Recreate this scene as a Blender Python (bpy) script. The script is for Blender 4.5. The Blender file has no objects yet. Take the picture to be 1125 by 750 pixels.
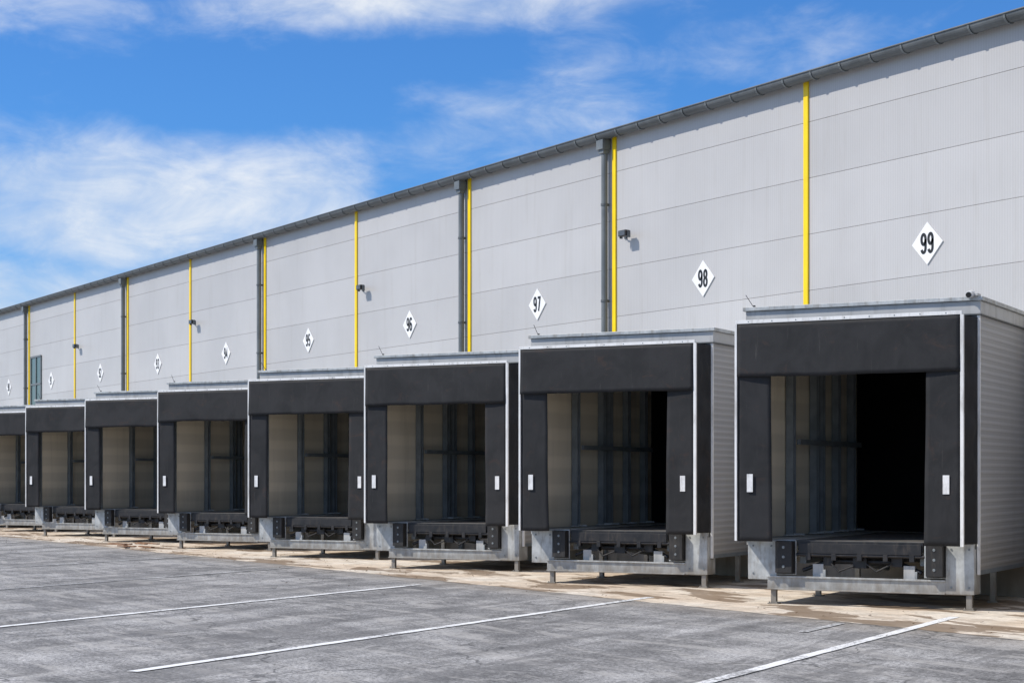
import bpy, bmesh, math, random
from mathutils import Vector, noise as mn
random.seed(7)
scene = bpy.context.scene
col = scene.collection
R = math.radians

# ------------------------------------------------------------------ materials
class NT:
    def __init__(s, mat):
        s.t = mat.node_tree; s.n = s.t.nodes; s.l = s.t.links
    def node(s, typ, **kw):
        n = s.n.new(typ)
        for k, v in kw.items():
            setattr(n, k, v)
        return n
    def link(s, a, b): s.l.new(a, b)
    def val(s, sock, v):
        if isinstance(v, (int, float, tuple, list)):
            sock.default_value = v
        else:
            s.link(v, sock)
    def math(s, op, a, b=0.0, c=None, clamp=False):
        n = s.node('ShaderNodeMath', operation=op); n.use_clamp = clamp
        s.val(n.inputs[0], a); s.val(n.inputs[1], b)
        if c is not None: s.val(n.inputs[2], c)
        return n.outputs[0]
    def vmul(s, v, xyz):
        n = s.node('ShaderNodeVectorMath', operation='MULTIPLY')
        s.link(v, n.inputs[0]); n.inputs[1].default_value = xyz
        return n.outputs[0]
    def noise(s, v, scale, detail=4, rough=0.55, dist=0.0):
        n = s.node('ShaderNodeTexNoise')
        s.link(v, n.inputs['Vector'])
        n.inputs['Scale'].default_value = scale
        n.inputs['Detail'].default_value = detail
        n.inputs['Roughness'].default_value = rough
        n.inputs['Distortion'].default_value = dist
        return n.outputs[0]
    def ramp(s, f, lo, hi, a=0.0, b=1.0, smooth=True):
        n = s.node('ShaderNodeMapRange')
        if smooth: n.interpolation_type = 'SMOOTHSTEP'
        s.val(n.inputs[0], f)
        n.inputs[1].default_value = lo; n.inputs[2].default_value = hi
        n.inputs[3].default_value = a; n.inputs[4].default_value = b
        return n.outputs[0]
    def mix(s, f, a, b, blend='MIX'):
        n = s.node('ShaderNodeMix', data_type='RGBA', blend_type=blend)
        s.val(n.inputs[0], f)
        s.val(n.inputs[6], a); s.val(n.inputs[7], b)
        return n.outputs[2]
    def bump(s, h, strength, dist=0.01):
        n = s.node('ShaderNodeBump')
        n.inputs['Strength'].default_value = strength
        n.inputs['Distance'].default_value = dist
        s.link(h, n.inputs['Height'])
        return n.outputs[0]

def new_mat(name, rough=0.6, metal=0.0, spec=0.5):
    m = bpy.data.materials.new(name); m.use_nodes = True
    nt = NT(m)
    b = nt.n['Principled BSDF']
    b.inputs['Roughness'].default_value = rough
    b.inputs['Metallic'].default_value = metal
    b.inputs['Specular IOR Level'].default_value = spec
    nt.bsdf = b
    nt.mat = m
    geo = nt.node('ShaderNodeNewGeometry')
    nt.pos = geo.outputs['Position']
    return nt

def c4(c): return (c[0], c[1], c[2], 1.0)

def simple(name, c, rough=0.6, metal=0.0, var=0.12, scale=3.0, bump=0.0, spec=0.5, dirt=None, splash=None):
    nt = new_mat(name, rough, metal, spec)
    f = nt.noise(nt.pos, scale, 4, 0.6)
    f2 = nt.ramp(f, 0.3, 0.7)
    a = tuple(x * (1 - var) for x in c); b = tuple(min(1, x * (1 + var)) for x in c)
    colr = nt.mix(f2, c4(a), c4(b))
    if dirt:
        d = nt.noise(nt.vmul(nt.pos, (1, 1, 0.25)), scale * 2.2, 4, 0.65)
        d2 = nt.ramp(d, 0.48, 0.70, 0, dirt[1])
        if splash:     # grime that gathers near the ground
            sp = nt.node('ShaderNodeSeparateXYZ'); nt.link(nt.pos, sp.inputs[0])
            zz = nt.math('ADD', sp.outputs[2], nt.math('MULTIPLY', d, -0.7))
            g = nt.ramp(zz, -0.25, splash, 0.75, 0.0)
            d2 = nt.math('MAXIMUM', d2, g)
        colr = nt.mix(d2, colr, c4(dirt[0]))
    nt.link(colr, nt.bsdf.inputs['Base Color'])
    rr = nt.ramp(f, 0.2, 0.8, max(0, rough - 0.1), min(1, rough + 0.12))
    nt.link(rr, nt.bsdf.inputs['Roughness'])
    if bump:
        h = nt.noise(nt.pos, scale * 10, 3, 0.6)
        nt.link(nt.bump(h, bump, 0.01), nt.bsdf.inputs['Normal'])
    return nt.mat

# main cladding -----------------------------------------------------
def cladding(name, base, period, axis, bstr, colvar=0.05, warm=(0.30, 0.27, 0.22), dirt=0.12, cell=(6.0, 1.0, 0.18), shade_lo=0.95, low=None):
    nt = new_mat(name, 0.42, 0.0, 0.4)
    sep = nt.node('ShaderNodeSeparateXYZ'); nt.link(nt.pos, sep.inputs[0])
    cx = nt.math('FLOOR', nt.math('DIVIDE', sep.outputs[0], cell[0]))
    cz = nt.math('FLOOR', nt.math('DIVIDE', nt.math('SUBTRACT', sep.outputs[2], cell[2]), cell[1]))
    cmb = nt.node('ShaderNodeCombineXYZ'); nt.link(cx, cmb.inputs[0]); nt.link(cz, cmb.inputs[2])
    wn = nt.node('ShaderNodeTexWhiteNoise', noise_dimensions='3D'); nt.link(cmb.outputs[0], wn.inputs[0])
    k = nt.ramp(wn.outputs[0], 0, 1, 1 - colvar, 1 + colvar, False)
    big = nt.ramp(nt.noise(nt.pos, 0.35, 3, 0.6), 0.3, 0.7, 0.95, 1.04)
    k = nt.math('MULTIPLY', k, big)
    cc = nt.node('ShaderNodeVectorMath', operation='SCALE')
    cc.inputs[0].default_value = base; nt.link(k, cc.inputs['Scale'])
    streak = nt.noise(nt.vmul(nt.pos, (3.0, 3.0, 0.22)), 1.6, 5, 0.65)
    s = nt.ramp(streak, 0.50, 0.75, 0, dirt)
    if low:
        s = nt.math('MAXIMUM', s, nt.ramp(nt.math('SUBTRACT', sep.outputs[2], nt.math('MULTIPLY', streak, 0.8)), low[0], low[1], 0.4, 0))
    colr = nt.mix(s, cc.outputs[0], c4(warm))
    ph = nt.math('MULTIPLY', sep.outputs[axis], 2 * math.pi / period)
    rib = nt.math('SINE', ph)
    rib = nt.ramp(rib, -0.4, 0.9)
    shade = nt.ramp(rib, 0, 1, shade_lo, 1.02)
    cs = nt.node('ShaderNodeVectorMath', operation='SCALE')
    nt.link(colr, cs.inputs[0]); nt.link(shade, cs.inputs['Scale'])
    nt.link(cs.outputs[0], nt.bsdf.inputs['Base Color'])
    h = nt.math('ADD', rib, nt.math('MULTIPLY', streak, 0.8))
    nt.link(nt.bump(h, bstr, 0.006), nt.bsdf.inputs['Normal'])
    return nt.mat

M = {}
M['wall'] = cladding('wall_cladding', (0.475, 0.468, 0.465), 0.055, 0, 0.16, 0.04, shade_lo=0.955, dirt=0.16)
M['wallback'] = simple('wall_joint_grey', (0.20, 0.20, 0.202), 0.7)
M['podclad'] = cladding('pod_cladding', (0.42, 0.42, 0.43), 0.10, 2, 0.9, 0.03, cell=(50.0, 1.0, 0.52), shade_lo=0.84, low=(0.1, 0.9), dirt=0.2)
M['inner'] = cladding('inner_liner_panel', (0.86, 0.775, 0.62), 0.50, 2, 0.3, 0.02, dirt=0.2, cell=(50.0, 0.5, 0.0), shade_lo=0.90, low=(0.6, 1.4))
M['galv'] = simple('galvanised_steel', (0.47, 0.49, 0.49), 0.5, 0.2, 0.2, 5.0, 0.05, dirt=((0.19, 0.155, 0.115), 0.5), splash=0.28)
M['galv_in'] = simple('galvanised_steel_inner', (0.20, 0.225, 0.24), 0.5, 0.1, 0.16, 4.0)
M['alu'] = simple('aluminium_trim', (0.82, 0.82, 0.81), 0.4, 0.0, 0.06, 3.0, dirt=((0.35, 0.33, 0.3), 0.5))
M['fascia'] = simple('fascia_sheet', (0.50, 0.50, 0.49), 0.45, 0.0, 0.07, 2.0, dirt=((0.2, 0.19, 0.17), 0.4))
M['gutter'] = simple('gutter_grey', (0.11, 0.12, 0.125), 0.45, 0.2, 0.2, 2.0)
M['pipe'] = simple('downpipe_grey', (0.16, 0.175, 0.18), 0.45, 0.2, 0.15, 2.0)
M['yellow'] = simple('yellow_trim', (0.93, 0.64, 0.0), 0.45, 0.0, 0.05, 1.5, dirt=((0.5, 0.36, 0.05), 0.35))
M['rubber'] = simple('black_rubber', (0.018, 0.018, 0.019), 0.65, 0.0, 0.3, 6.0, 0.15, dirt=((0.08, 0.07, 0.06), 0.4))
M['blacksteel'] = simple('black_steel', (0.018, 0.018, 0.020), 0.5, 0.1, 0.3, 6.0, dirt=((0.075, 0.062, 0.05), 0.5))
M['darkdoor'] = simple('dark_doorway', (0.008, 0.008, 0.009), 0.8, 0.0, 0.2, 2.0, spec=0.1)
M['deck'] = simple('deck_steel', (0.12, 0.115, 0.11), 0.6, 0.1, 0.3, 5.0)
M['ceil'] = simple('pod_ceiling', (0.30, 0.30, 0.29), 0.8)
M['sign'] = simple('sign_white', (0.80, 0.80, 0.80), 0.5, 0, 0.03, 2.0)
M['black'] = simple('sign_black', (0.012, 0.012, 0.012), 0.5)
M['lens'] = simple('lamp_glass', (0.08, 0.085, 0.09), 0.2)
M['reflector'] = simple('reflector_white', (0.80, 0.80, 0.80), 0.4, 0, 0.08, 8.0, dirt=((0.4, 0.38, 0.35), 0.5))
M['plinth'] = simple('plinth_concrete', (0.32, 0.27, 0.215), 0.85, 0, 0.2, 1.5, 0.3, dirt=((0.12, 0.10, 0.08), 0.5))
M['wood'] = simple('weathered_wood', (0.24, 0.13, 0.07), 0.8, 0, 0.3, 8.0)
M['leaf'] = simple('dry_leaf', (0.16, 0.10, 0.05), 0.8, 0, 0.5, 4.0)
M['glass'] = simple('window_glass', (0.05, 0.10, 0.10), 0.12, 0, 0.1, 1.0, spec=0.8)
M['roof'] = simple('roof_membrane', (0.2, 0.2, 0.21), 0.8)

# vinyl curtain
def vinyl():
    nt = new_mat('black_vinyl_curtain', 0.7, 0.0, 0.22)
    big = nt.noise(nt.pos, 1.5, 4, 0.6, 0.6)
    c = nt.mix(nt.ramp(big, 0.35, 0.65), c4((0.020, 0.0205, 0.022)), c4((0.032, 0.0325, 0.035)))
    br = nt.noise(nt.vmul(nt.pos, (1, 1, 1.6)), 2.6, 5, 0.72, 0.8)
    c = nt.mix(nt.ramp(br, 0.56, 0.72, 0, 0.4), c, c4((0.07, 0.042, 0.032)))
    scuff = nt.noise(nt.vmul(nt.pos, (9, 9, 0.6)), 2.0, 5, 0.75)
    c = nt.mix(nt.ramp(scuff, 0.60, 0.76, 0, 0.35), c, c4((0.11, 0.105, 0.10)))
    nt.link(c, nt.bsdf.inputs['Base Color'])
    h = nt.math('ADD', nt.noise(nt.vmul(nt.pos, (2, 2, 1)), 2.2, 3, 0.5, 0.6), nt.math('MULTIPLY', scuff, 0.1))
    nt.link(nt.bump(h, 0.22, 0.03), nt.bsdf.inputs['Normal'])
    nt.link(nt.ramp(big, 0.3, 0.7, 0.6, 0.78), nt.bsdf.inputs['Roughness'])
    return nt.mat
M['vinyl'] = vinyl()

DL = (0.5, -0.8660254)   # lane direction (axis of each dock)
def lane_coords(nt):
    sep = nt.node('ShaderNodeSeparateXYZ'); nt.link(nt.pos, sep.inputs[0])
    along = nt.math('ADD', nt.math('MULTIPLY', sep.outputs[0], DL[0]), nt.math('MULTIPLY', sep.outputs[1], DL[1]))
    acr = nt.math('ADD', nt.math('MULTIPLY', sep.outputs[0], -DL[1]), nt.math('MULTIPLY', sep.outputs[1], DL[0]))
    return sep, along, acr

def asphalt():
    nt = new_mat('asphalt', 0.85, 0.0, 0.3)
    sep, al, ac = lane_coords(nt)
    cmb = nt.node('ShaderNodeCombineXYZ')
    nt.link(nt.math('MULTIPLY', al, 0.16), cmb.inputs[0]); nt.link(ac, cmb.inputs[1])
    streak = nt.noise(cmb.outputs[0], 1.3, 6, 0.7, 0.3)
    cmb2 = nt.node('ShaderNodeCombineXYZ')
    nt.link(nt.math('MULTIPLY', sep.outputs[0], 0.22), cmb2.inputs[0]); nt.link(sep.outputs[1], cmb2.inputs[1])
    streak2 = nt.noise(cmb2.outputs[0], 1.1, 6, 0.7, 0.4)
    big = nt.noise(nt.pos, 0.16, 4, 0.6)
    mid = nt.noise(nt.pos, 1.7, 6, 0.75)
    fine = nt.noise(nt.pos, 22, 5, 0.9)
    v = nt.ramp(streak, 0.40, 0.60, 0.78, 1.14)
    v = nt.math('MULTIPLY', v, nt.ramp(streak2, 0.40, 0.60, 0.80, 1.14))
    v = nt.math('MULTIPLY', v, nt.ramp(big, 0.4, 0.6, 0.87, 1.1))
    v = nt.math('MULTIPLY', v, nt.ramp(mid, 0.38, 0.62, 0.82, 1.15))
    v = nt.math('MULTIPLY', v, nt.ramp(fine, 0.40, 0.60, 0.45, 1.48))
    cc = nt.node('ShaderNodeVectorMath', operation='SCALE')
    cc.inputs[0].default_value = (0.300, 0.293, 0.287); nt.link(v, cc.inputs['Scale'])
    colr = cc.outputs[0]
    dust = nt.noise(cmb2.outputs[0], 2.3, 6, 0.75, 0.8)
    colr = nt.mix(nt.ramp(dust, 0.50, 0.60, 0, 0.5), colr, c4((0.46, 0.44, 0.415)))
    oil = nt.noise(cmb.outputs[0], 1.15, 6, 0.72, 0.6)
    colr = nt.mix(nt.ramp(oil, 0.52, 0.58, 0, 0.5), colr, c4((0.135, 0.132, 0.13)))
    spots = nt.noise(nt.pos, 2.6, 4, 0.6, 1.0)
    colr = nt.mix(nt.ramp(spots, 0.61, 0.66, 0, 0.55), colr, c4((0.09, 0.088, 0.087)))
    ed = nt.math('ADD', sep.outputs[1], nt.math('MULTIPLY', mid, 1.6))
    colr = nt.mix(nt.ramp(ed, -5.9, -4.7, 0, 0.4), colr, c4((0.33, 0.285, 0.235)))
    dv = nt.node('ShaderNodeTexVoronoi', feature='DISTANCE_TO_EDGE')
    wv = nt.node('ShaderNodeVectorMath', operation='ADD')
    nz = nt.node('ShaderNodeTexNoise'); nt.link(nt.pos, nz.inputs['Vector']); nz.inputs['Scale'].default_value = 1.5; nz.inputs['Detail'].default_value = 4
    nt.link(nt.pos, wv.inputs[0]); nt.link(nz.outputs[1], wv.inputs[1])
    nt.link(wv.outputs[0], dv.inputs['Vector']); dv.inputs['Scale'].default_value = 0.22
    ck = nt.ramp(dv.outputs[0], 0.0, 0.007, 0.7, 0)
    ck = nt.math('MULTIPLY', ck, nt.ramp(big, 0.40, 0.52))
    colr = nt.mix(ck, colr, c4((0.05, 0.05, 0.05)))
    nt.link(colr, nt.bsdf.inputs['Base Color'])
    nt.link(nt.bump(fine, 0.6, 0.012), nt.bsdf.inputs['Normal'])
    nt.link(nt.ramp(mid, 0.3, 0.7, 0.75, 0.95), nt.bsdf.inputs['Roughness'])
    return nt.mat
M['asphalt'] = asphalt()

def concrete():
    nt = new_mat('apron_concrete', 0.85, 0.0, 0.3)
    sep, al, ac = lane_coords(nt)
    big = nt.noise(nt.pos, 0.35, 4, 0.6)
    mid = nt.noise(nt.pos, 2.2, 6, 0.75)
    fine = nt.noise(nt.pos, 35, 3, 0.7)
    c = nt.mix(nt.ramp(big, 0.38, 0.62), c4((0.66, 0.545, 0.42)), c4((0.74, 0.67, 0.57)))
    v = nt.math('MULTIPLY', nt.ramp(mid, 0.38, 0.62, 0.82, 1.08), nt.ramp(fine, 0.3, 0.7, 0.88, 1.08))
    cc = nt.node('ShaderNodeVectorMath', operation='SCALE'); nt.link(c, cc.inputs[0]); nt.link(v, cc.inputs['Scale'])
    c = cc.outputs[0]
    cmb = nt.node('ShaderNodeCombineXYZ')
    nt.link(nt.math('MULTIPLY', sep.outputs[0], 0.45), cmb.inputs[0]); nt.link(nt.math('MULTIPLY', sep.outputs[1], 1.3), cmb.inputs[1])
    st2 = nt.noise(cmb.outputs[0], 2.1, 6, 0.7, 0.6)
    c = nt.mix(nt.ramp(st2, 0.52, 0.60, 0, 0.5), c, c4((0.38, 0.29, 0.21)))
    st = nt.noise(cmb.outputs[0], 0.95, 5, 0.58, 0.5)
    c = nt.mix(nt.ramp(st, 0.53, 0.548, 0, 0.75), c, c4((0.20, 0.125, 0.07)))
    fx = nt.math('ABSOLUTE', nt.math('SUBTRACT', nt.math('FRACT', nt.math('DIVIDE', nt.math('ADD', sep.outputs[0], 602.3), 6.0)), 0.5))
    j1 = nt.ramp(fx, 0.0, 0.0035, 1, 0)
    fy = nt.math('ABSOLUTE', nt.math('ADD', sep.outputs[1], 3.1))
    j2 = nt.ramp(fy, 0.0, 0.02, 1, 0)
    j = nt.math('MULTIPLY', nt.math('MAXIMUM', j1, j2), 0.7)
    c = nt.mix(j, c, c4((0.12, 0.10, 0.085)))
    e = nt.math('ADD', sep.outputs[1], nt.math('MULTIPLY', mid, 0.9))
    c = nt.mix(nt.ramp(e, -5.25, -4.95, 0.5, 0), c, c4((0.36, 0.31, 0.25)))
    nt.link(c, nt.bsdf.inputs['Base Color'])
    nt.link(nt.bump(nt.math('ADD', mid, nt.math('MULTIPLY', fine, 0.3)), 0.3, 0.01), nt.bsdf.inputs['Normal'])
    nt.link(nt.ramp(st, 0.53, 0.55, 0.85, 0.45), nt.bsdf.inputs['Roughness'])
    return nt.mat
M['concrete'] = concrete()

def paint(name, lo, hi):
    nt = new_mat(name, 0.7)
    w = nt.noise(nt.pos, 16, 5, 0.8)
    w2 = nt.noise(nt.pos, 1.1, 4, 0.6)
    f = nt.math('ADD', w, nt.math('MULTIPLY', nt.math('SUBTRACT', w2, 0.5), 0.8))
    c = nt.mix(nt.ramp(f, lo, hi), c4((0.82, 0.82, 0.81)), c4((0.30, 0.295, 0.29)))
    nt.link(c, nt.bsdf.inputs['Base Color'])
    return nt.mat
M['paint'] = paint('worn_road_paint', 0.52, 0.65)
M['paint_old'] = paint('old_road_paint', 0.26, 0.56)

# ------------------------------------------------------------------ mesh builder
class MB:
    def __init__(s): s.v = []; s.f = []; s.m = []; s.mats = []
    def mi(s, key):
        if key not in s.mats: s.mats.append(key)
        return s.mats.index(key)
    def prism(s, poly, z0, z1, m):
        n = len(poly); b = len(s.v); k = s.mi(m)
        s.v += [(p[0], p[1], z0) for p in poly] + [(p[0], p[1], z1) for p in poly]
        s.f.append(tuple(b + i for i in reversed(range(n)))); s.m.append(k)
        s.f.append(tuple(b + n + i for i in range(n))); s.m.append(k)
        for i in range(n):
            j = (i + 1) % n
            s.f.append((b + i, b + j, b + n + j, b + n + i)); s.m.append(k)
    def box(s, x0, x1, y0, y1, z0, z1, m):
        s.prism([(x0, y0), (x1, y0), (x1, y1), (x0, y1)], z0, z1, m)
    def cyl(s, p0, p1, r, m, n=10):
        p0 = Vector(p0); p1 = Vector(p1); d = (p1 - p0).normalized()
        a = d.orthogonal().normalized(); c = d.cross(a)
        b = len(s.v); k = s.mi(m)
        for p in (p0, p1):
            for i in range(n):
                t = 2 * math.pi * i / n
                s.v.append(tuple(p + a * (r * math.cos(t)) + c * (r * math.sin(t))))
        for i in range(n):
            j = (i + 1) % n
            s.f.append((b + i, b + j, b + n + j, b + n + i)); s.m.append(k)
        s.f.append(tuple(b + i for i in range(n))); s.m.append(k)
        s.f.append(tuple(b + n + i for i in range(n))); s.m.append(k)
    def beam(s, p0, p1, w, m):
        s.cyl(p0, p1, w, m, 4)
    def mesh(s, name):
        me = bpy.data.meshes.new(name)
        me.from_pydata(s.v, [], s.f)
        for k in s.mats: me.materials.append(M[k])
        for i, p in enumerate(me.polygons): p.material_index = s.m[i]
        bm = bmesh.new(); bm.from_mesh(me)
        bmesh.ops.recalc_face_normals(bm, faces=bm.faces)
        bm.to_mesh(me); bm.free()
        return me

def put(name, me, parent=None, loc=(0, 0, 0), rot=(0, 0, 0), bevel=0.0, smooth=False):
    o = bpy.data.objects.new(name, me); col.objects.link(o)
    o.location = loc; o.rotation_euler = rot
    if parent: o.parent = parent
    if bevel:
        b = o.modifiers.new('bev', 'BEVEL'); b.width = bevel; b.segments = 2; b.limit_method = 'ANGLE'
    return o

def empty(name, loc=(0, 0, 0), rot=(0, 0, 0)):
    o = bpy.data.objects.new(name, None); col.objects.link(o)
    o.location = loc; o.rotation_euler = rot; o.empty_display_size = 0.3
    return o

# ------------------------------------------------------------------ ground
b = 1500
me = bpy.data.meshes.new('ground'); me.from_pydata([(-b, -b, 0), (b, -b, 0), (b, b, 0), (-b, b, 0)], [], [(0, 1, 2, 3)])
me.materials.append(M['asphalt']); put('asphalt_ground', me)

vs = []; fs = []
X0, X1 = -96.0, 36.0; n = int((X1 - X0) / 0.2)
for i in range(n + 1):
    x = X0 + (X1 - X0) * i / n
    j = 0.10 * (mn.noise(Vector((x * 0.9, 3.3, 0)))) + 0.06 * mn.noise(Vector((x * 4.0, 8.3, 0)))
    vs += [(x, -5.55 + j, 0.004), (x, 0.2, 0.004)]
for i in range(n): fs.append((2 * i, 2 * i + 2, 2 * i + 3, 2 * i + 1))
me = bpy.data.meshes.new('apron'); me.from_pydata(vs, [], fs); me.materials.append(M['concrete'])
put('concrete_apron_pavement', me)

vs = []; fs = []; fm = []
def stripe(x, y0, y1, w, z, mat=0):
    L0 = (y0 + 5.5) / DL[1]; L1 = (y1 + 5.5) / DL[1]
    p0 = (x + DL[0] * L0, y0); p1 = (x + DL[0] * L1, y1)
    nx, ny = -DL[1] * w / 2, DL[0] * w / 2
    k = len(vs)
    N = 60
    for i in range(N + 1):
        t = i / N; px = p0[0] + (p1[0] - p0[0]) * t; py = p0[1] + (p1[1] - p0[1]) * t
        w1 = 1 + 0.2 * mn.noise(Vector((i * 0.9, x, 0))); w2 = 1 + 0.2 * mn.noise(Vector((i * 0.9, x, 5)))
        vs.append((px - nx * w1, py - ny * w1, z)); vs.append((px + nx * w2, py + ny * w2, z))
    for i in range(N): fs.append((k + 2 * i, k + 2 * i + 1, k + 2 * i + 3, k + 2 * i + 2)); fm.append(mat)
stripe(8.3, -3.75, -15.3, 0.14, 0.009)
stripe(2.38, -4.9, -15.3, 0.14, 0.009)
stripe(-3.2, -6.4, -15.3, 0.14, 0.009)
for k in range(3, 13): stripe(8.3 - 5.9 * k, -5.8, -15.3, 0.11, 0.009, 1)
for k in (1, 2, 3): stripe(8.3 + 5.9 * k, -4.9, -15.3, 0.13, 0.009)
stripe(7.15, -5.75, -7.0, 0.12, 0.0085, 1)
me = bpy.data.meshes.new('lines'); me.from_pydata(vs, [], fs); me.materials.append(M['paint']); me.materials.append(M['paint_old'])
for i, p in enumerate(me.polygons): p.material_index = fm[i]
put('painted_lane_lines', me)

# leaf litter and grit gathered on the apron (one object)
rl = random.Random(11)
vs = []; fs = []
for i in range(520):
    x = rl.uniform(-50, 12); y = -5.5 + abs(rl.gauss(0, 1.3))
    if rl.random() < 0.25: y = rl.uniform(-9, -5)
    if y > -0.3: continue
    s = rl.uniform(0.012, 0.035) * (1.4 if rl.random() < 0.1 else 1); a = rl.uniform(0, 6.28); k = len(vs); tz = rl.uniform(0, 0.02)
    for q in range(5):
        t = a + q * 2 * math.pi / 5; r2 = s * rl.uniform(0.6, 1.3)
        vs.append((x + r2 * math.cos(t), y + r2 * 0.6 * math.sin(t), 0.012 + tz * (0.5 + 0.5 * math.cos(t))))
    fs.append(tuple(k + q for q in range(5)))
me = bpy.data.meshes.new('litter'); me.from_pydata(vs, [], fs); me.materials.append(M['leaf']); put('leaf_litter', me)

# ------------------------------------------------------------------ warehouse
WH = empty('warehouse')
XW0, XW1 = -96.0, 36.0
mb = MB()
mb.box(XW0, XW1, 0.03, 34, 0, 8.98, 'wallback')
put('wall_core', mb.mesh('wall_core'), WH)
mb = MB()
x = XW0
zs = [0.56, 1.18] + [2.18 + i for i in range(7)] + [8.98]
while x < XW1 - 0.1:
    for i in range(len(zs) - 1):
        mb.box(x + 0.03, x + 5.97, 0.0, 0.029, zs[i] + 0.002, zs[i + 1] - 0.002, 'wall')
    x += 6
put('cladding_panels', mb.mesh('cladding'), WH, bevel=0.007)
mb = MB(); mb.box(XW0, XW1, -0.05, 0.029, 0.0, 0.55, 'plinth')
put('plinth', mb.mesh('plinth'), WH)
mb = MB()
x = XW0
while x <= XW1:
    mb.box(x - 0.06, x + 0.06, -0.035, -0.001, 0.56, 8.90, 'yellow')
    x += 6
put('yellow_joint_strips', mb.mesh('yellow'), WH, bevel=0.004)
mb = MB()
gy, gz, gr = -0.17, 8.97, 0.115
prof = [(gy - gr, gz + 0.02)] + [(gy - gr * math.cos(math.pi * i / 12), gz - gr * math.sin(math.pi * i / 12)) for i in range(13)] + [(gy + gr, gz + 0.02)]
k = mb.mi('gutter'); b0 = len(mb.v)
inner = [(gy + (p[0] - gy) * 0.92, gz + (p[1] - gz) * 0.92 + 0.001) for p in prof]
ring = prof + inner[::-1]
for xx in (XW0, XW1):
    mb.v += [(xx, p[0], p[1]) for p in ring]
nr = len(ring)
for i in range(nr):
    j = (i + 1) % nr
    mb.f.append((b0 + i, b0 + j, b0 + nr + j, b0 + nr + i)); mb.m.append(k)
mb.cyl((XW0, gy - gr - 0.004, gz + 0.022), (XW1, gy - gr - 0.004, gz + 0.022), 0.014, 'gutter', 8)
x = XW0 + 0.4
while x < XW1:
    pr = [(gy - (gr + 0.007) * math.cos(math.pi * i / 8), gz - (gr + 0.007) * math.sin(math.pi * i / 8)) for i in range(9)]
    for i in range(8):
        a, c = pr[i], pr[i + 1]
        bb = len(mb.v)
        a2 = (gy + (a[0] - gy) * 1.08, gz + (a[1] - gz) * 1.08); c2 = (gy + (c[0] - gy) * 1.08, gz + (c[1] - gz) * 1.08)
        for xx in (x, x + 0.04):
            mb.v += [(xx, a[0], a[1]), (xx, c[0], c[1]), (xx, c2[0], c2[1]), (xx, a2[0], a2[1])]
        kk = mb.mi('pipe')
        for q in ((0, 1, 2, 3), (4, 5, 6, 7), (0, 1, 5, 4), (1, 2, 6, 5), (2, 3, 7, 6), (3, 0, 4, 7)):
            mb.f.append(tuple(bb + t for t in q)); mb.m.append(kk)
    x += 0.75
put('gutter', mb.mesh('gutter'), WH)
mb = MB()
mb.box(XW0, XW1, -0.045, 0.0295, 8.905, 9.00, 'gutter')
mb.prism([(XW0, -0.10), (XW1, -0.10), (XW1, 34.2), (XW0, 34.2)], 9.003, 9.075, 'roof')
put('roof', mb.mesh('roof'), WH)
def downpipe(x):
    mb = MB()
    mb.cyl((x, -0.11, 0.10), (x, -0.11, 8.66), 0.068, 'pipe', 16)
    mb.box(x - 0.12, x + 0.12, -0.24, -0.05, 8.66, 8.86, 'pipe')
    mb.box(x - 0.09, x + 0.09, -0.2, -0.05, 8.58, 8.66, 'pipe')
    for z in (1.5, 3.5, 5.5, 7.5):
        mb.cyl((x, -0.11, z), (x, -0.11, z + 0.05), 0.08, 'gutter', 16)
        mb.box(x - 0.02, x + 0.02, -0.05, -0.001, z, z + 0.05, 'gutter')
    return mb.mesh('downpipe')
dm = downpipe(0)
for jx in (-6, -12, -24, -36, -48, -60, -72, -84, 12, 24):
    put('downpipe', dm, WH, loc=(jx - 0.23, 0, 0), bevel=0.004)
mb = MB()
mb.box(-48.0 + 0.35, -46.3, -0.02, -0.002, 4.5, 6.75, 'glass')
for a in (-47.7, -47.0, -46.34): mb.box(a - 0.04, a + 0.04, -0.05, -0.021, 4.5, 6.75, 'pipe')
for z in (4.46, 5.6, 6.71): mb.box(-47.74, -46.3, -0.055, -0.0215, z, z + 0.07, 'pipe')
put('window', mb.mesh('window'), WH)

# floodlights
mb = MB()
mb.box(-0.04, 0.04, -0.03, -0.001, -0.07, 0.07, 'gutter')
mb.cyl((0, -0.03, 0), (0, -0.12, 0.02), 0.014, 'gutter', 8)
mb.cyl((0, -0.12, 0.02), (0.12, -0.15, 0.02), 0.014, 'gutter', 8)
hd = [(0.08, -0.26), (0.34, -0.26), (0.31, -0.13), (0.11, -0.13)]
mb.prism(hd, -0.055, 0.065, 'blacksteel')
mb.box(0.10, 0.32, -0.268, -0.2605, -0.045, 0.055, 'lens')
mb.box(0.068, 0.076, -0.22, -0.14, -0.09, 0.05, 'gutter'); mb.box(0.345, 0.353, -0.22, -0.14, -0.09, 0.05, 'gutter')
fl = mb.mesh('floodlight_body')
for jx in (-6, -18, -30, -42, -54, -66):
    e = empty('wall_floodlight', (jx + 0.40, 0, 6.82))
    put('lamp_body', fl, e, bevel=0.004)

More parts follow.
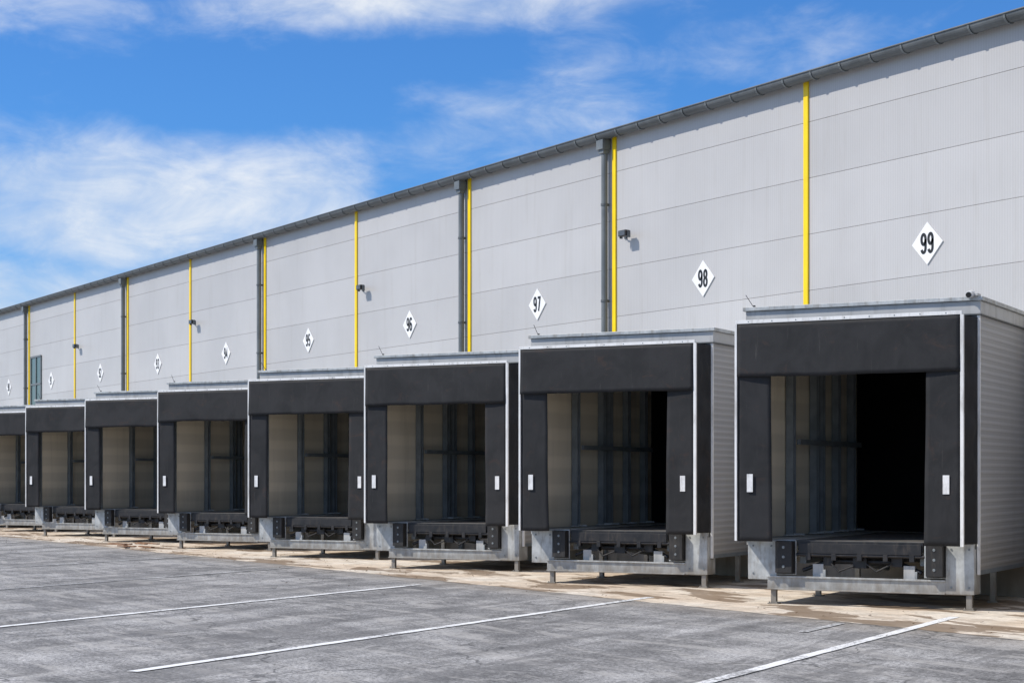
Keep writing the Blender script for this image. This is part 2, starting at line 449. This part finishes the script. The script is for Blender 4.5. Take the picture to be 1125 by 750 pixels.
# number signs: condensed bold digits drawn as strokes
def arc(cx, cy, rx, ry, a0, a1, n=14):
    return [(cx + rx * math.cos(R(a0 + (a1 - a0) * i / n)), cy + ry * math.sin(R(a0 + (a1 - a0) * i / n))) for i in range(n + 1)]
GL = {
 '0': [(arc(.5, 1.45, .38, .42, 0, 180) + arc(.5, .55, .38, .42, 180, 360) + [(.88, 1.45)])],
 '1': [[(.15, 1.5), (.5, 1.87), (.5, .1)]],
 '2': [arc(.5, 1.4, .38, .47, 170, -25) + [(.15, .13), (.92, .13)]],
 '3': [arc(.48, 1.45, .36, .42, 160, -90, 14), arc(.48, .57, .40, .46, 90, -160, 14)],
 '4': [[(.68, .1), (.68, 1.85), (.10, .58), (.95, .58)]],
 '5': [[(.85, 1.85), (.22, 1.85), (.17, 1.02)] + arc(.48, .62, .40, .50, 130, -160, 16)],
 '6': [arc(.5, 1.42, .38, .45, 20, 180) + [(.12, .6)] + arc(.5, .6, .38, .48, 180, 540, 22)],
 '7': [[(.10, 1.85), (.88, 1.85), (.40, .1)]],
 '8': [arc(.5, 1.44, .34, .42, 0, 360, 22), arc(.5, .57, .39, .46, 0, 360, 22)],
 '9': [arc(.5, .58, .38, .45, 200, 360) + [(.88, 1.4)] + arc(.5, 1.4, .38, .48, 0, 360, 22)],
}
def digits_mesh(txt, H):
    s = H / 2; wd = 0.62 * s * 2 * 0.5 * 1.15; gap = 0.055 * H; hw = 0.078 * H
    total = len(txt) * wd + (len(txt) - 1) * gap * 2
    sx = 0.72 if len(txt) > 2 else 1.0
    mb = MB(); k = mb.mi('black'); x0 = -total / 2
    li = 0
    for ch in txt:
        for path in GL[ch]:
            pts = [((x0 + p[0] * wd) * sx, (p[1] - 1) * s) for p in path]
            n = len(pts)
            closed = (Vector(pts[0]) - Vector(pts[-1])).length < 1e-4
            L = []; Rr = []
            for i in range(n):
                pa = Vector(pts[i - 1]) if i > 0 else (Vector(pts[-2]) if closed else None)
                pb = Vector(pts[i + 1]) if i < n - 1 else (Vector(pts[1]) if closed else None)
                p = Vector(pts[i])
                d1 = (p - pa).normalized() if pa is not None and (p - pa).length > 1e-6 else None
                d2 = (pb - p).normalized() if pb is not None and (pb - p).length > 1e-6 else None
                if d1 is None: d1 = d2
                if d2 is None: d2 = d1
                n1 = Vector((-d1.y, d1.x)); n2 = Vector((-d2.y, d2.x))
                m = (n1 + n2)
                m = m.normalized() if m.length > 1e-3 else n1
                ln = hw / max(0.5, m.dot(n1))
                L.append(p + m * ln); Rr.append(p - m * ln)
            y = -0.0232 - 0.0002 * li; li += 1
            b = len(mb.v)
            for i in range(n):
                mb.v += [(L[i].x, y, L[i].y), (Rr[i].x, y, Rr[i].y)]
            for i in range(n - 1):
                mb.f.append((b + 2 * i, b + 2 * i + 1, b + 2 * i + 3, b + 2 * i + 2)); mb.m.append(k)
        x0 += wd + gap * 2
    return mb.mesh('digits_' + txt)

sm = MB(); h = 0.35; sk = sm.mi('sign')
sm.v = [(-h, -0.02, 0), (0, -0.02, -h), (h, -0.02, 0), (0, -0.02, h), (-h, -0.002, 0), (0, -0.002, -h), (h, -0.002, 0), (0, -0.002, h)]
sm.f = [(0, 1, 2, 3), (7, 6, 5, 4), (0, 4, 5, 1), (1, 5, 6, 2), (2, 6, 7, 3), (3, 7, 4, 0)]; sm.m = [0] * 6
smesh = sm.mesh('diamond')
for i in range(-2, 14):
    x = 3 - 6 * i
    e = empty('dock_number_sign', (x, -0.003, 5.69))
    put('diamond_plate', smesh, e)
    put('digits', digits_mesh(str(99 - i), 0.34), e)

# ------------------------------------------------------------------ dock pods
W = 3.42
SW = 3.30
def vw(u, off=0.0):
    return (4.75 - off - 0.5 * u) / 0.8660254
Z_T = 4.10
mb = MB()
t = 0.10
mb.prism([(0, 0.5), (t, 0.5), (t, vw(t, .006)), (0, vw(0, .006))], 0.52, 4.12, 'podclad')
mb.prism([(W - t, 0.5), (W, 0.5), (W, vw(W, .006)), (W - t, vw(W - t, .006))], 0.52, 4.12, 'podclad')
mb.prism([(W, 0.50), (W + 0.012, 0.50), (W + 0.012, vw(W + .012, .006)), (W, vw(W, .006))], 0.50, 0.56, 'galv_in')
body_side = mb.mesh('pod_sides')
mb = MB()
mb.prism([(t + .002, 0.62), (t + 0.022, 0.62), (t + 0.022, vw(t + .02, .07)), (t + .002, vw(t, .07))], 0.96, 4.05, 'inner')
mb.prism([(W - t - .022, 0.62), (W - t - .002, 0.62), (W - t - .002, vw(W - t, .07)), (W - t - .022, vw(W - t - .02, .07))], 0.96, 4.05, 'inner')
mb.prism([(t + .03, 0.62), (W - t - .03, 0.62), (W - t - .03, vw(W - t, .07)), (t + .03, vw(t, .07))], 4.06, 4.115, 'ceil')
inner_me = mb.mesh('inner_liner')
mb = MB()
o = 0.02
mb.prism([(-o, 0.46), (W + o, 0.46), (W + o, vw(W + o, .006)), (-o, vw(-o, .006))], 4.122, 4.30, 'fascia')
mb.prism([(-o - .035, 0.42), (W + o + .035, 0.42), (W + o + .035, vw(W + o, .006)), (-o - .035, vw(-o, .006))], 4.303, 4.36, 'galv')
mb.prism([(-o - .025, 0.43), (W + o + .025, 0.43), (W + o + .025, vw(W + o, .006)), (-o - .025, vw(-o, .006))], 4.10, 4.119, 'gutter')
roof_me = mb.mesh('pod_roof')
mb = MB()
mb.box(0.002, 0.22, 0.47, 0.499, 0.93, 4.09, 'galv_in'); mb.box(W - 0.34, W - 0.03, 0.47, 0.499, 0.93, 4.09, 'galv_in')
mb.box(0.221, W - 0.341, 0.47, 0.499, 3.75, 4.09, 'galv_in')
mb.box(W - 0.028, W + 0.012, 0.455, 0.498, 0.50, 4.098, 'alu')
jamb_me = mb.mesh('front_frame')
mb = MB()
mb.box(0, SW, -0.012, 0.03, Z_T - 0.02, Z_T + 0.03, 'alu')
mb.box(-0.012, 0.022, -0.012, 0.03, 0.93, Z_T - 0.021, 'alu')
mb.box(SW - 0.022, SW + 0.024, -0.014, 0.03, 0.90, Z_T - 0.021, 'alu')
for i in range(9):   # rivets along the top rail
    mb.cyl((0.2 + i * 0.36, -0.016, Z_T + 0.006), (0.2 + i * 0.36, -0.011, Z_T + 0.006), 0.010, 'galv_in', 6)
mb.beam((SW - 0.03, 0.06, 3.9), (SW - 0.1, 0.45, 3.6), 0.02, 'galv')
mb.beam((SW - 0.03, 0.06, 1.3), (SW - 0.1, 0.45, 1.5), 0.02, 'galv')
rim_me = mb.mesh('shelter_rims')
# platform
mb = MB()
mb.prism([(0.02, 0.39), (0.78, 0.39), (0.78, vw(0.78, .06)), (0.02, vw(0.02, .06))], 0.86, 0.945, 'galv')
mb.prism([(2.70, 0.39), (3.36, 0.39), (3.36, vw(3.36, .06)), (2.70, vw(2.70, .06))], 0.86, 0.945, 'galv')
mb.prism([(0.80, 0.40), (2.68, 0.40), (2.68, vw(2.68, .06)), (0.80, vw(0.80, .06))], 0.87, 0.94, 'deck')
mb.box(0.06, 0.50, 0.345, 0.37, 0.36, 0.925, 'galv')
mb.box(0.06, 0.09, 0.371, 0.70, 0.36, 0.855, 'galv')
mb.box(0.50, 0.80, 0.352, 0.37, 0.44, 0.925, 'galv')
mb.box(2.68, 2.98, 0.352, 0.37, 0.44, 0.925, 'galv')
mb.box(2.98, 3.38, 0.345, 0.37, 0.225, 0.925, 'galv')
mb.box(3.35, 3.38, 0.371, 0.70, 0.225, 0.855, 'galv')
for (u, z) in ((0.14, .45), (0.14, .85), (0.42, .85), (3.06, .85), (3.31, .85), (3.31, .32), (3.06, .32)):
    mb.cyl((u, 0.333, z), (u, 0.346, z), 0.016, 'galv_in', 6)
mb.box(0.36, 2.979, 0.35, 0.362, 0.22, 0.42, 'galv')
mb.box(0.36, 2.979, 0.322, 0.349, 0.395, 0.421, 'galv'); mb.box(0.36, 2.979, 0.322, 0.349, 0.218, 0.24, 'galv')
mb.box(0.36, 3.34, 0.372, 0.46, 0.215, 0.235, 'galv')
for (u, v) in ((0.44, 0.42), (3.30, 0.42), (0.44, 2.4), (3.20, 2.2), (0.44, 4.4)):
    zt = 0.214 if v < 1 else 0.62
    mb.box(u - 0.04, u + 0.04, v - 0.04, v + 0.03, 0.02, zt, 'galv')
    mb.box(u - 0.08, u + 0.08, v - 0.08, v + 0.07, 0.006, 0.019, 'galv')
    mb.cyl((u - 0.055, v - 0.055, 0.019), (u - 0.055, v - 0.055, 0.04), 0.012, 'galv', 6)
    mb.cyl((u + 0.055, v - 0.055, 0.019), (u + 0.055, v - 0.055, 0.04), 0.012, 'galv', 6)
mb.box(0.10, 0.22, 0.72, 4.9, 0.62, 0.855, 'galv'); mb.box(3.2, 3.34, 0.72, 3.3, 0.62, 0.855, 'galv')
mb.box(0.80, 0.90, 0.5, 4.6, 0.60, 0.865, 'galv_in'); mb.box(2.58, 2.68, 0.5, 3.8, 0.60, 0.865, 'galv_in')
for u in (1.02, 2.36):
    mb.box(u, u + 0.16, 0.44, 0.52, 0.236, 0.60, 'fascia')
    mb.box(u + 0.165, u + 0.20, 0.42, 0.50, 0.236, 0.52, 'galv')
plat_me = mb.mesh('platform')
def bump(u0, u1):
    mb.box(u0, u1, 0.235, 0.343, 0.47, 0.925, 'rubber')
    mb.box(u0 - 0.02, u1 + 0.02, 0.3435, 0.3515, 0.45, 0.93, 'blacksteel')
    for z in (0.56, 0.70, 0.84):
        mb.cyl(((u0 + u1) / 2, 0.228, z), ((u0 + u1) / 2, 0.25, z), 0.022, 'galv_in', 10)
mb = MB(); bump(0.52, 0.77); bump(2.73, 2.97)
bump_me = mb.mesh('bumpers')
mb = MB()
mb.box(0.82, 2.66, 0.36, 0.40, 0.80, 0.935, 'blacksteel')
mb.box(0.84, 2.64, 0.335, 0.357, 0.755, 0.90, 'blacksteel')
mb.cyl((0.80, 0.37, 0.735), (2.68, 0.37, 0.735), 0.028, 'blacksteel')
for i in range(5):
    u = 0.95 + i * 0.38
    mb.box(u, u + 0.07, 0.335, 0.42, 0.66, 0.754, 'blacksteel')
mb.cyl((0.86, 0.46, 0.50), (1.40, 0.62, 0.72), 0.03, 'blacksteel'); mb.cyl((2.62, 0.46, 0.50), (2.05, 0.62, 0.72), 0.03, 'blacksteel')
mb.cyl((1.25, 0.55, 0.64), (2.25, 0.55, 0.64), 0.04, 'blacksteel')
mb.cyl((1.72, 0.5, 0.64), (1.72, 1.8, 0.5), 0.045, 'galv_in')
mb.box(1.62, 1.82, 0.44, 0.56, 0.55, 0.72, 'blacksteel')
mb.box(1.18, 1.32, 0.44, 0.55, 0.58, 0.72, 'blacksteel'); mb.box(2.18, 2.34, 0.44, 0.55, 0.58, 0.72, 'blacksteel')
mb.cyl((1.3, 0.42, 0.62), (1.42, 0.40, 0.50), 0.014, 'rubber'); mb.cyl((1.42, 0.40, 0.50), (1.64, 0.41, 0.58), 0.014, 'rubber')
mb.cyl((1.82, 0.42, 0.62), (1.98, 0.40, 0.51), 0.014, 'rubber'); mb.cyl((1.98, 0.40, 0.51), (2.2, 0.41, 0.62), 0.014, 'rubber')
mb.box(0.92, 2.56, 1.6, 1.7, 0.60, 0.86, 'blacksteel')
lev_me = mb.mesh('dock_leveller')
mb = MB()
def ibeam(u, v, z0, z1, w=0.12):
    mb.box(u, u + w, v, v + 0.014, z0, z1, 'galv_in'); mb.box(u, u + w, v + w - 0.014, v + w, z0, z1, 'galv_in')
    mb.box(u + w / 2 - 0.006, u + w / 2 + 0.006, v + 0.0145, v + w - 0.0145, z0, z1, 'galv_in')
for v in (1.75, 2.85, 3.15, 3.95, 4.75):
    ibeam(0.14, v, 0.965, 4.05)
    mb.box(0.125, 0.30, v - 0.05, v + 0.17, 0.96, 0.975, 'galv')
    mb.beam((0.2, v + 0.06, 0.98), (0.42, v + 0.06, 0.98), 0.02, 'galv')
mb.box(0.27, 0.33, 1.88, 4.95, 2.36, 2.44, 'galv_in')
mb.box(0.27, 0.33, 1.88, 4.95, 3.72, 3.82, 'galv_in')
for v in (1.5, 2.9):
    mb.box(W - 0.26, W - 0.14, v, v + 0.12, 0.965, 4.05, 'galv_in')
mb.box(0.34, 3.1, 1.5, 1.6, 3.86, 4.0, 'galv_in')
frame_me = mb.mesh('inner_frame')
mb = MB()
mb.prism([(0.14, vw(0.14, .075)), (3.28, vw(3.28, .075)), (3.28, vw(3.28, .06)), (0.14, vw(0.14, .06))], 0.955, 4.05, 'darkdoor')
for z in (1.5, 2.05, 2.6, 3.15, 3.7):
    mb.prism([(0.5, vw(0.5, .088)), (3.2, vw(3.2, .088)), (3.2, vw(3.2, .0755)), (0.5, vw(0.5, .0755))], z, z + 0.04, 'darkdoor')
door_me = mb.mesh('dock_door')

def sheet(name, fn, nu, nv, thick=0.012):
    vs = []; fs = []
    for i in range(nu + 1):
        for j in range(nv + 1):
            vs.append(fn(i / nu, j / nv))
    for i in range(nu):
        for j in range(nv):
            a = i * (nv + 1) + j
            fs.append((a, a + nv + 1, a + nv + 2, a + 1))
    me = bpy.data.meshes.new(name); me.from_pydata(vs, [], fs); me.materials.append(M['vinyl'])
    for p in me.polygons: p.use_smooth = True
    return me

def curtains(P, seed):
    def nz(a, b, s=1.0): return mn.noise(Vector((a * s + seed * 7.1, b * s, seed * 3.7)))
    rs = random.Random(seed)
    dl, dr = rs.uniform(-.02, .045), rs.uniform(-.02, .045)
    def left(a, c):
        z = 0.925 + c * (3.40 - 0.925); wdt = 0.525 + dl * (1 - c) + 0.006 * nz(z, 1, 1.2)
        u = 0.022 + a * (wdt - 0.022)
        return (u, 0.012 + 0.035 * a * (0.5 + nz(u, z, 0.8)) + 0.004 * nz(u, z, 5), z - 0.012 * a * nz(u, 3, 3))
    def right(a, c):
        z = 0.905 + c * (3.40 - 0.905); wdt = 0.50 + dr * (1 - c) + 0.006 * nz(z, 5, 1.2)
        u = SW - 0.022 - a * (wdt - 0.022)
        return (u, 0.012 + 0.035 * a * (0.5 + nz(u, z, 0.8)) + 0.004 * nz(u, z, 5), z - 0.012 * a * nz(u, 3, 3))
    def head(a, c):
        z = 3.30 + c * (Z_T - 0.02 - 3.30); u = 0.024 + a * (SW - 0.048)
        k = (1 - c)
        return (u, -0.026 * k + 0.0 + 0.022 * k * nz(u, z, 0.9) + 0.003 * nz(u, z, 4) * k - 0.004, z + k * 0.018 * nz(u, 2, 1.3))
    def sr(a, c):
        z = 0.93 + c * (Z_T - 0.03 - 0.93); v = 0.03 + a * 0.425
        s = math.sin(a * math.pi)
        return (SW + 0.0 + a * 0.10 - 0.0 + s * (0.022 * math.sin(z * 11 + seed) + 0.03 * nz(v * 3, z, 2.5)), v, z)
    def sl(a, c):
        z = 0.93 + c * (Z_T - 0.03 - 0.93); v = 0.03 + a * 0.425
        s = math.sin(a * math.pi)
        return (0.004 + s * (0.02 * math.sin(z * 9 + seed)), v, z)
    def top(a, c):
        u = 0.02 + a * (SW - 0.02); v = 0.03 + c * 0.43
        return (u, v, Z_T - 0.005 - 0.03 * math.sin(c * math.pi) * (1 + nz(u, v, 2)))
    for nm, fn, nu, nv in (('side_curtain_1', left, 8, 34), ('side_curtain_2', right, 8, 34), ('head_curtain', head, 48, 12),
                           ('side_fabric_1', sl, 6, 60), ('side_fabric_2', sr, 8, 90), ('top_fabric', top, 24, 6)):
        o = put(nm, sheet(nm, fn, nu, nv), P)
        sd = o.modifiers.new('sol', 'SOLIDIFY'); sd.thickness = 0.008
    mb = MB()
    mb.box(0.175, 0.265, -0.004, 0.004, 1.64, 1.90, 'reflector')
    mb.box(SW - 0.265, SW - 0.175, -0.004, 0.004, 1.62, 1.88, 'reflector')
    put('reflective_marks', mb.mesh('marks'), P)

for k in range(-3, 15):
    P = empty('loading_dock_shelter', (3.93 - 6 * k, -4.75, 0), (0, 0, R(30)))
    put('side_cladding', body_side, P)
    put('inner_liner', inner_me, P)
    put('roof', roof_me, P, bevel=0.005)
    put('front_frame', jamb_me, P)
    put('shelter_rims', rim_me, P, bevel=0.004)
    put('platform', plat_me, P, bevel=0.003)
    put('bumpers', bump_me, P, bevel=0.012)
    put('dock_leveller', lev_me, P, bevel=0.003)
    put('inner_steel_frame', frame_me, P)
    put('dock_door', door_me, P)
    curtains(P, k + 5)
    mb = MB()
    lean = random.uniform(-0.14, -0.06)
    mb.cyl((0.06, 0.6, 4.36), (0.06 + lean, 0.6, 4.56), 0.005, 'blacksteel', 6)
    mb.cyl((0.06, 0.6, 4.36), (0.06, 0.6, 4.40), 0.02, 'blacksteel', 8)
    put('antenna', mb.mesh('antenna'), P)
    if k in (0, -2):
        mb = MB()
        mb.box(W - 0.16, W + 0.0, 0.38, 0.56, 4.361, 4.40, 'fascia')
        mb.cyl((W - 0.1, 0.45, 4.40), (W - 0.1, 0.28, 4.37), 0.05, 'alu', 14)
        mb.cyl((W - 0.1, 0.279, 4.37), (W - 0.1, 0.262, 4.367), 0.038, 'black', 14)
        put('security_camera', mb.mesh('security_camera'), P, bevel=0.004)

mb = MB()
rr = random.Random(3)
for i in range(8):
    x = rr.uniform(-0.9, 0.9); y = rr.uniform(-0.35, 0.35); a = rr.uniform(-0.35, 0.35); L = rr.uniform(0.5, 1.1)
    dx, dy = math.cos(a) * L / 2, math.sin(a) * L / 2; w = 0.05
    z0 = 0.008 + 0.032 * (i % 4)
    nx, ny = -math.sin(a) * w, math.cos(a) * w
    mb.prism([(x - dx - nx, y - dy - ny), (x + dx - nx, y + dy - ny), (x + dx + nx, y + dy + ny), (x - dx + nx, y - dy + ny)], z0, z0 + 0.03, 'wood')
put('timber_plank_pile', mb.mesh('planks'), None, loc=(-21.2, -5.0, 0), bevel=0.003)

# ------------------------------------------------------------------ light
sdir = Vector((-0.30, -0.62, 0.72)).normalized()
el = math.asin(sdir.z); rot = math.atan2(sdir.x, sdir.y)
sun = bpy.data.lights.new('sun', 'SUN'); sun.energy = 4.2; sun.angle = R(0.8); sun.color = (1.0, 0.935, 0.84)
so = bpy.data.objects.new('sun', sun); col.objects.link(so)
so.rotation_euler = (-sdir).to_track_quat('-Z', 'Y').to_euler()
so.location = (0, -30, 40)

A = R(31.4)
w = bpy.data.worlds.new('World'); scene.world = w; w.use_nodes = True
nt = NT(w)
bg = nt.n['Background']
sky = nt.node('ShaderNodeTexSky', sky_type='NISHITA'); sky.sun_disc = False
sky.sun_elevation = el; sky.sun_rotation = rot; sky.air_density = 1.0; sky.dust_density = 0.4; sky.ozone_density = 2.5
tc = nt.node('ShaderNodeTexCoord'); D = tc.outputs['Generated']
sep = nt.node('ShaderNodeSeparateXYZ'); nt.link(D, sep.inputs[0])
dx, dy, dz = sep.outputs
fr = nt.math('ADD', nt.math('MULTIPLY', dx, -math.cos(A)), nt.math('MULTIPLY', dy, math.sin(A)))
rt = nt.math('ADD', nt.math('MULTIPLY', dx, math.sin(A)), nt.math('MULTIPLY', dy, math.cos(A)))
az = nt.math('MULTIPLY', nt.math('ARCTAN2', rt, fr), 57.2958)
ev = nt.math('MULTIPLY', nt.math('ARCSINE', dz), 57.2958)
vv = nt.vmul(D, (1.0, 1.0, 2.3))
n1 = nt.noise(vv, 4.5, 7, 0.58, 0.35)
n2 = nt.noise(vv, 18.0, 6, 0.62, 0.5)
def blob(ca, ce, ra, re, tilt=0.0):
    a = nt.math('SUBTRACT', az, ca); e = nt.math('SUBTRACT', ev, ce)
    ct, st = math.cos(R(tilt)), math.sin(R(tilt))
    a2 = nt.math('DIVIDE', nt.math('ADD', nt.math('MULTIPLY', a, ct), nt.math('MULTIPLY', e, st)), ra)
    e2 = nt.math('DIVIDE', nt.math('SUBTRACT', nt.math('MULTIPLY', e, ct), nt.math('MULTIPLY', a, st)), re)
    d = nt.math('SQRT', nt.math('ADD', nt.math('MULTIPLY', a2, a2), nt.math('MULTIPLY', e2, e2)))
    return nt.ramp(d, 0.2, 1.0, 1.0, 0.0)
bl = None
for (ca, ce, ra, re, tl, amp) in ((-13.0, 8.4, 11, 4.0, -3, 1.05), (-7.5, 8.6, 6.5, 3.4, 10, 0.95), (-17, 5.0, 15, 4.2, 0, 1.0),
                                  (-2.5, 15.5, 12, 2.3, 3, 0.88), (-0.5, 10.6, 7.5, 3.8, 14, 0.72), (-5, 5.5, 13, 4, 0, 0.72), (-15, 14.6, 8, 1.3, 0, 0.35), (9, 13.4, 7, 1.4, 14, 0.12)):
    v = nt.math('MULTIPLY', blob(ca, ce, ra, re, tl), amp)
    bl = v if bl is None else nt.math('MAXIMUM', bl, v)
far = nt.ramp(nt.math('ABSOLUTE', az), 20, 40, 0.0, 0.6)
hi = nt.ramp(ev, 18, 30, 0.0, 0.6)
bl = nt.math('MAXIMUM', bl, nt.math('MAXIMUM', far, hi))
nn = nt.math('ADD', nt.math('MULTIPLY', n1, 0.66), nt.math('MULTIPLY', n2, 0.34))
cl = nt.math('ADD', nt.math('MULTIPLY', bl, 0.70), nt.math('MULTIPLY', nt.math('SUBTRACT', nn, 0.5), 1.9))
cl = nt.ramp(cl, 0.10, 0.88, 0, 0.94)
hs = nt.mix(1.0, sky.outputs[0], (0.42, 0.88, 1.45, 1), 'MULTIPLY')
cloudcol = nt.mix(nt.ramp(nn, 0.40, 0.60), (6.6, 7.5, 8.8, 1), (9.0, 9.3, 9.6, 1))
skyc = nt.mix(cl, hs, cloudcol)
nt.link(skyc, bg.inputs['Color']); bg.inputs['Strength'].default_value = 0.10

# ------------------------------------------------------------------ camera
cam = bpy.data.cameras.new('camera'); cam.sensor_width = 36; cam.lens = 1950 / 1125 * 36
cam.shift_y = 150 / 1125; cam.clip_end = 5000
co = bpy.data.objects.new('camera', cam); col.objects.link(co)
co.location = (24.3, -21.0, 1.84); co.rotation_euler = (R(90), 0, R(90) - A)
scene.camera = co
scene.view_settings.view_transform = 'Standard'; scene.view_settings.look = 'None'; scene.view_settings.exposure = 0
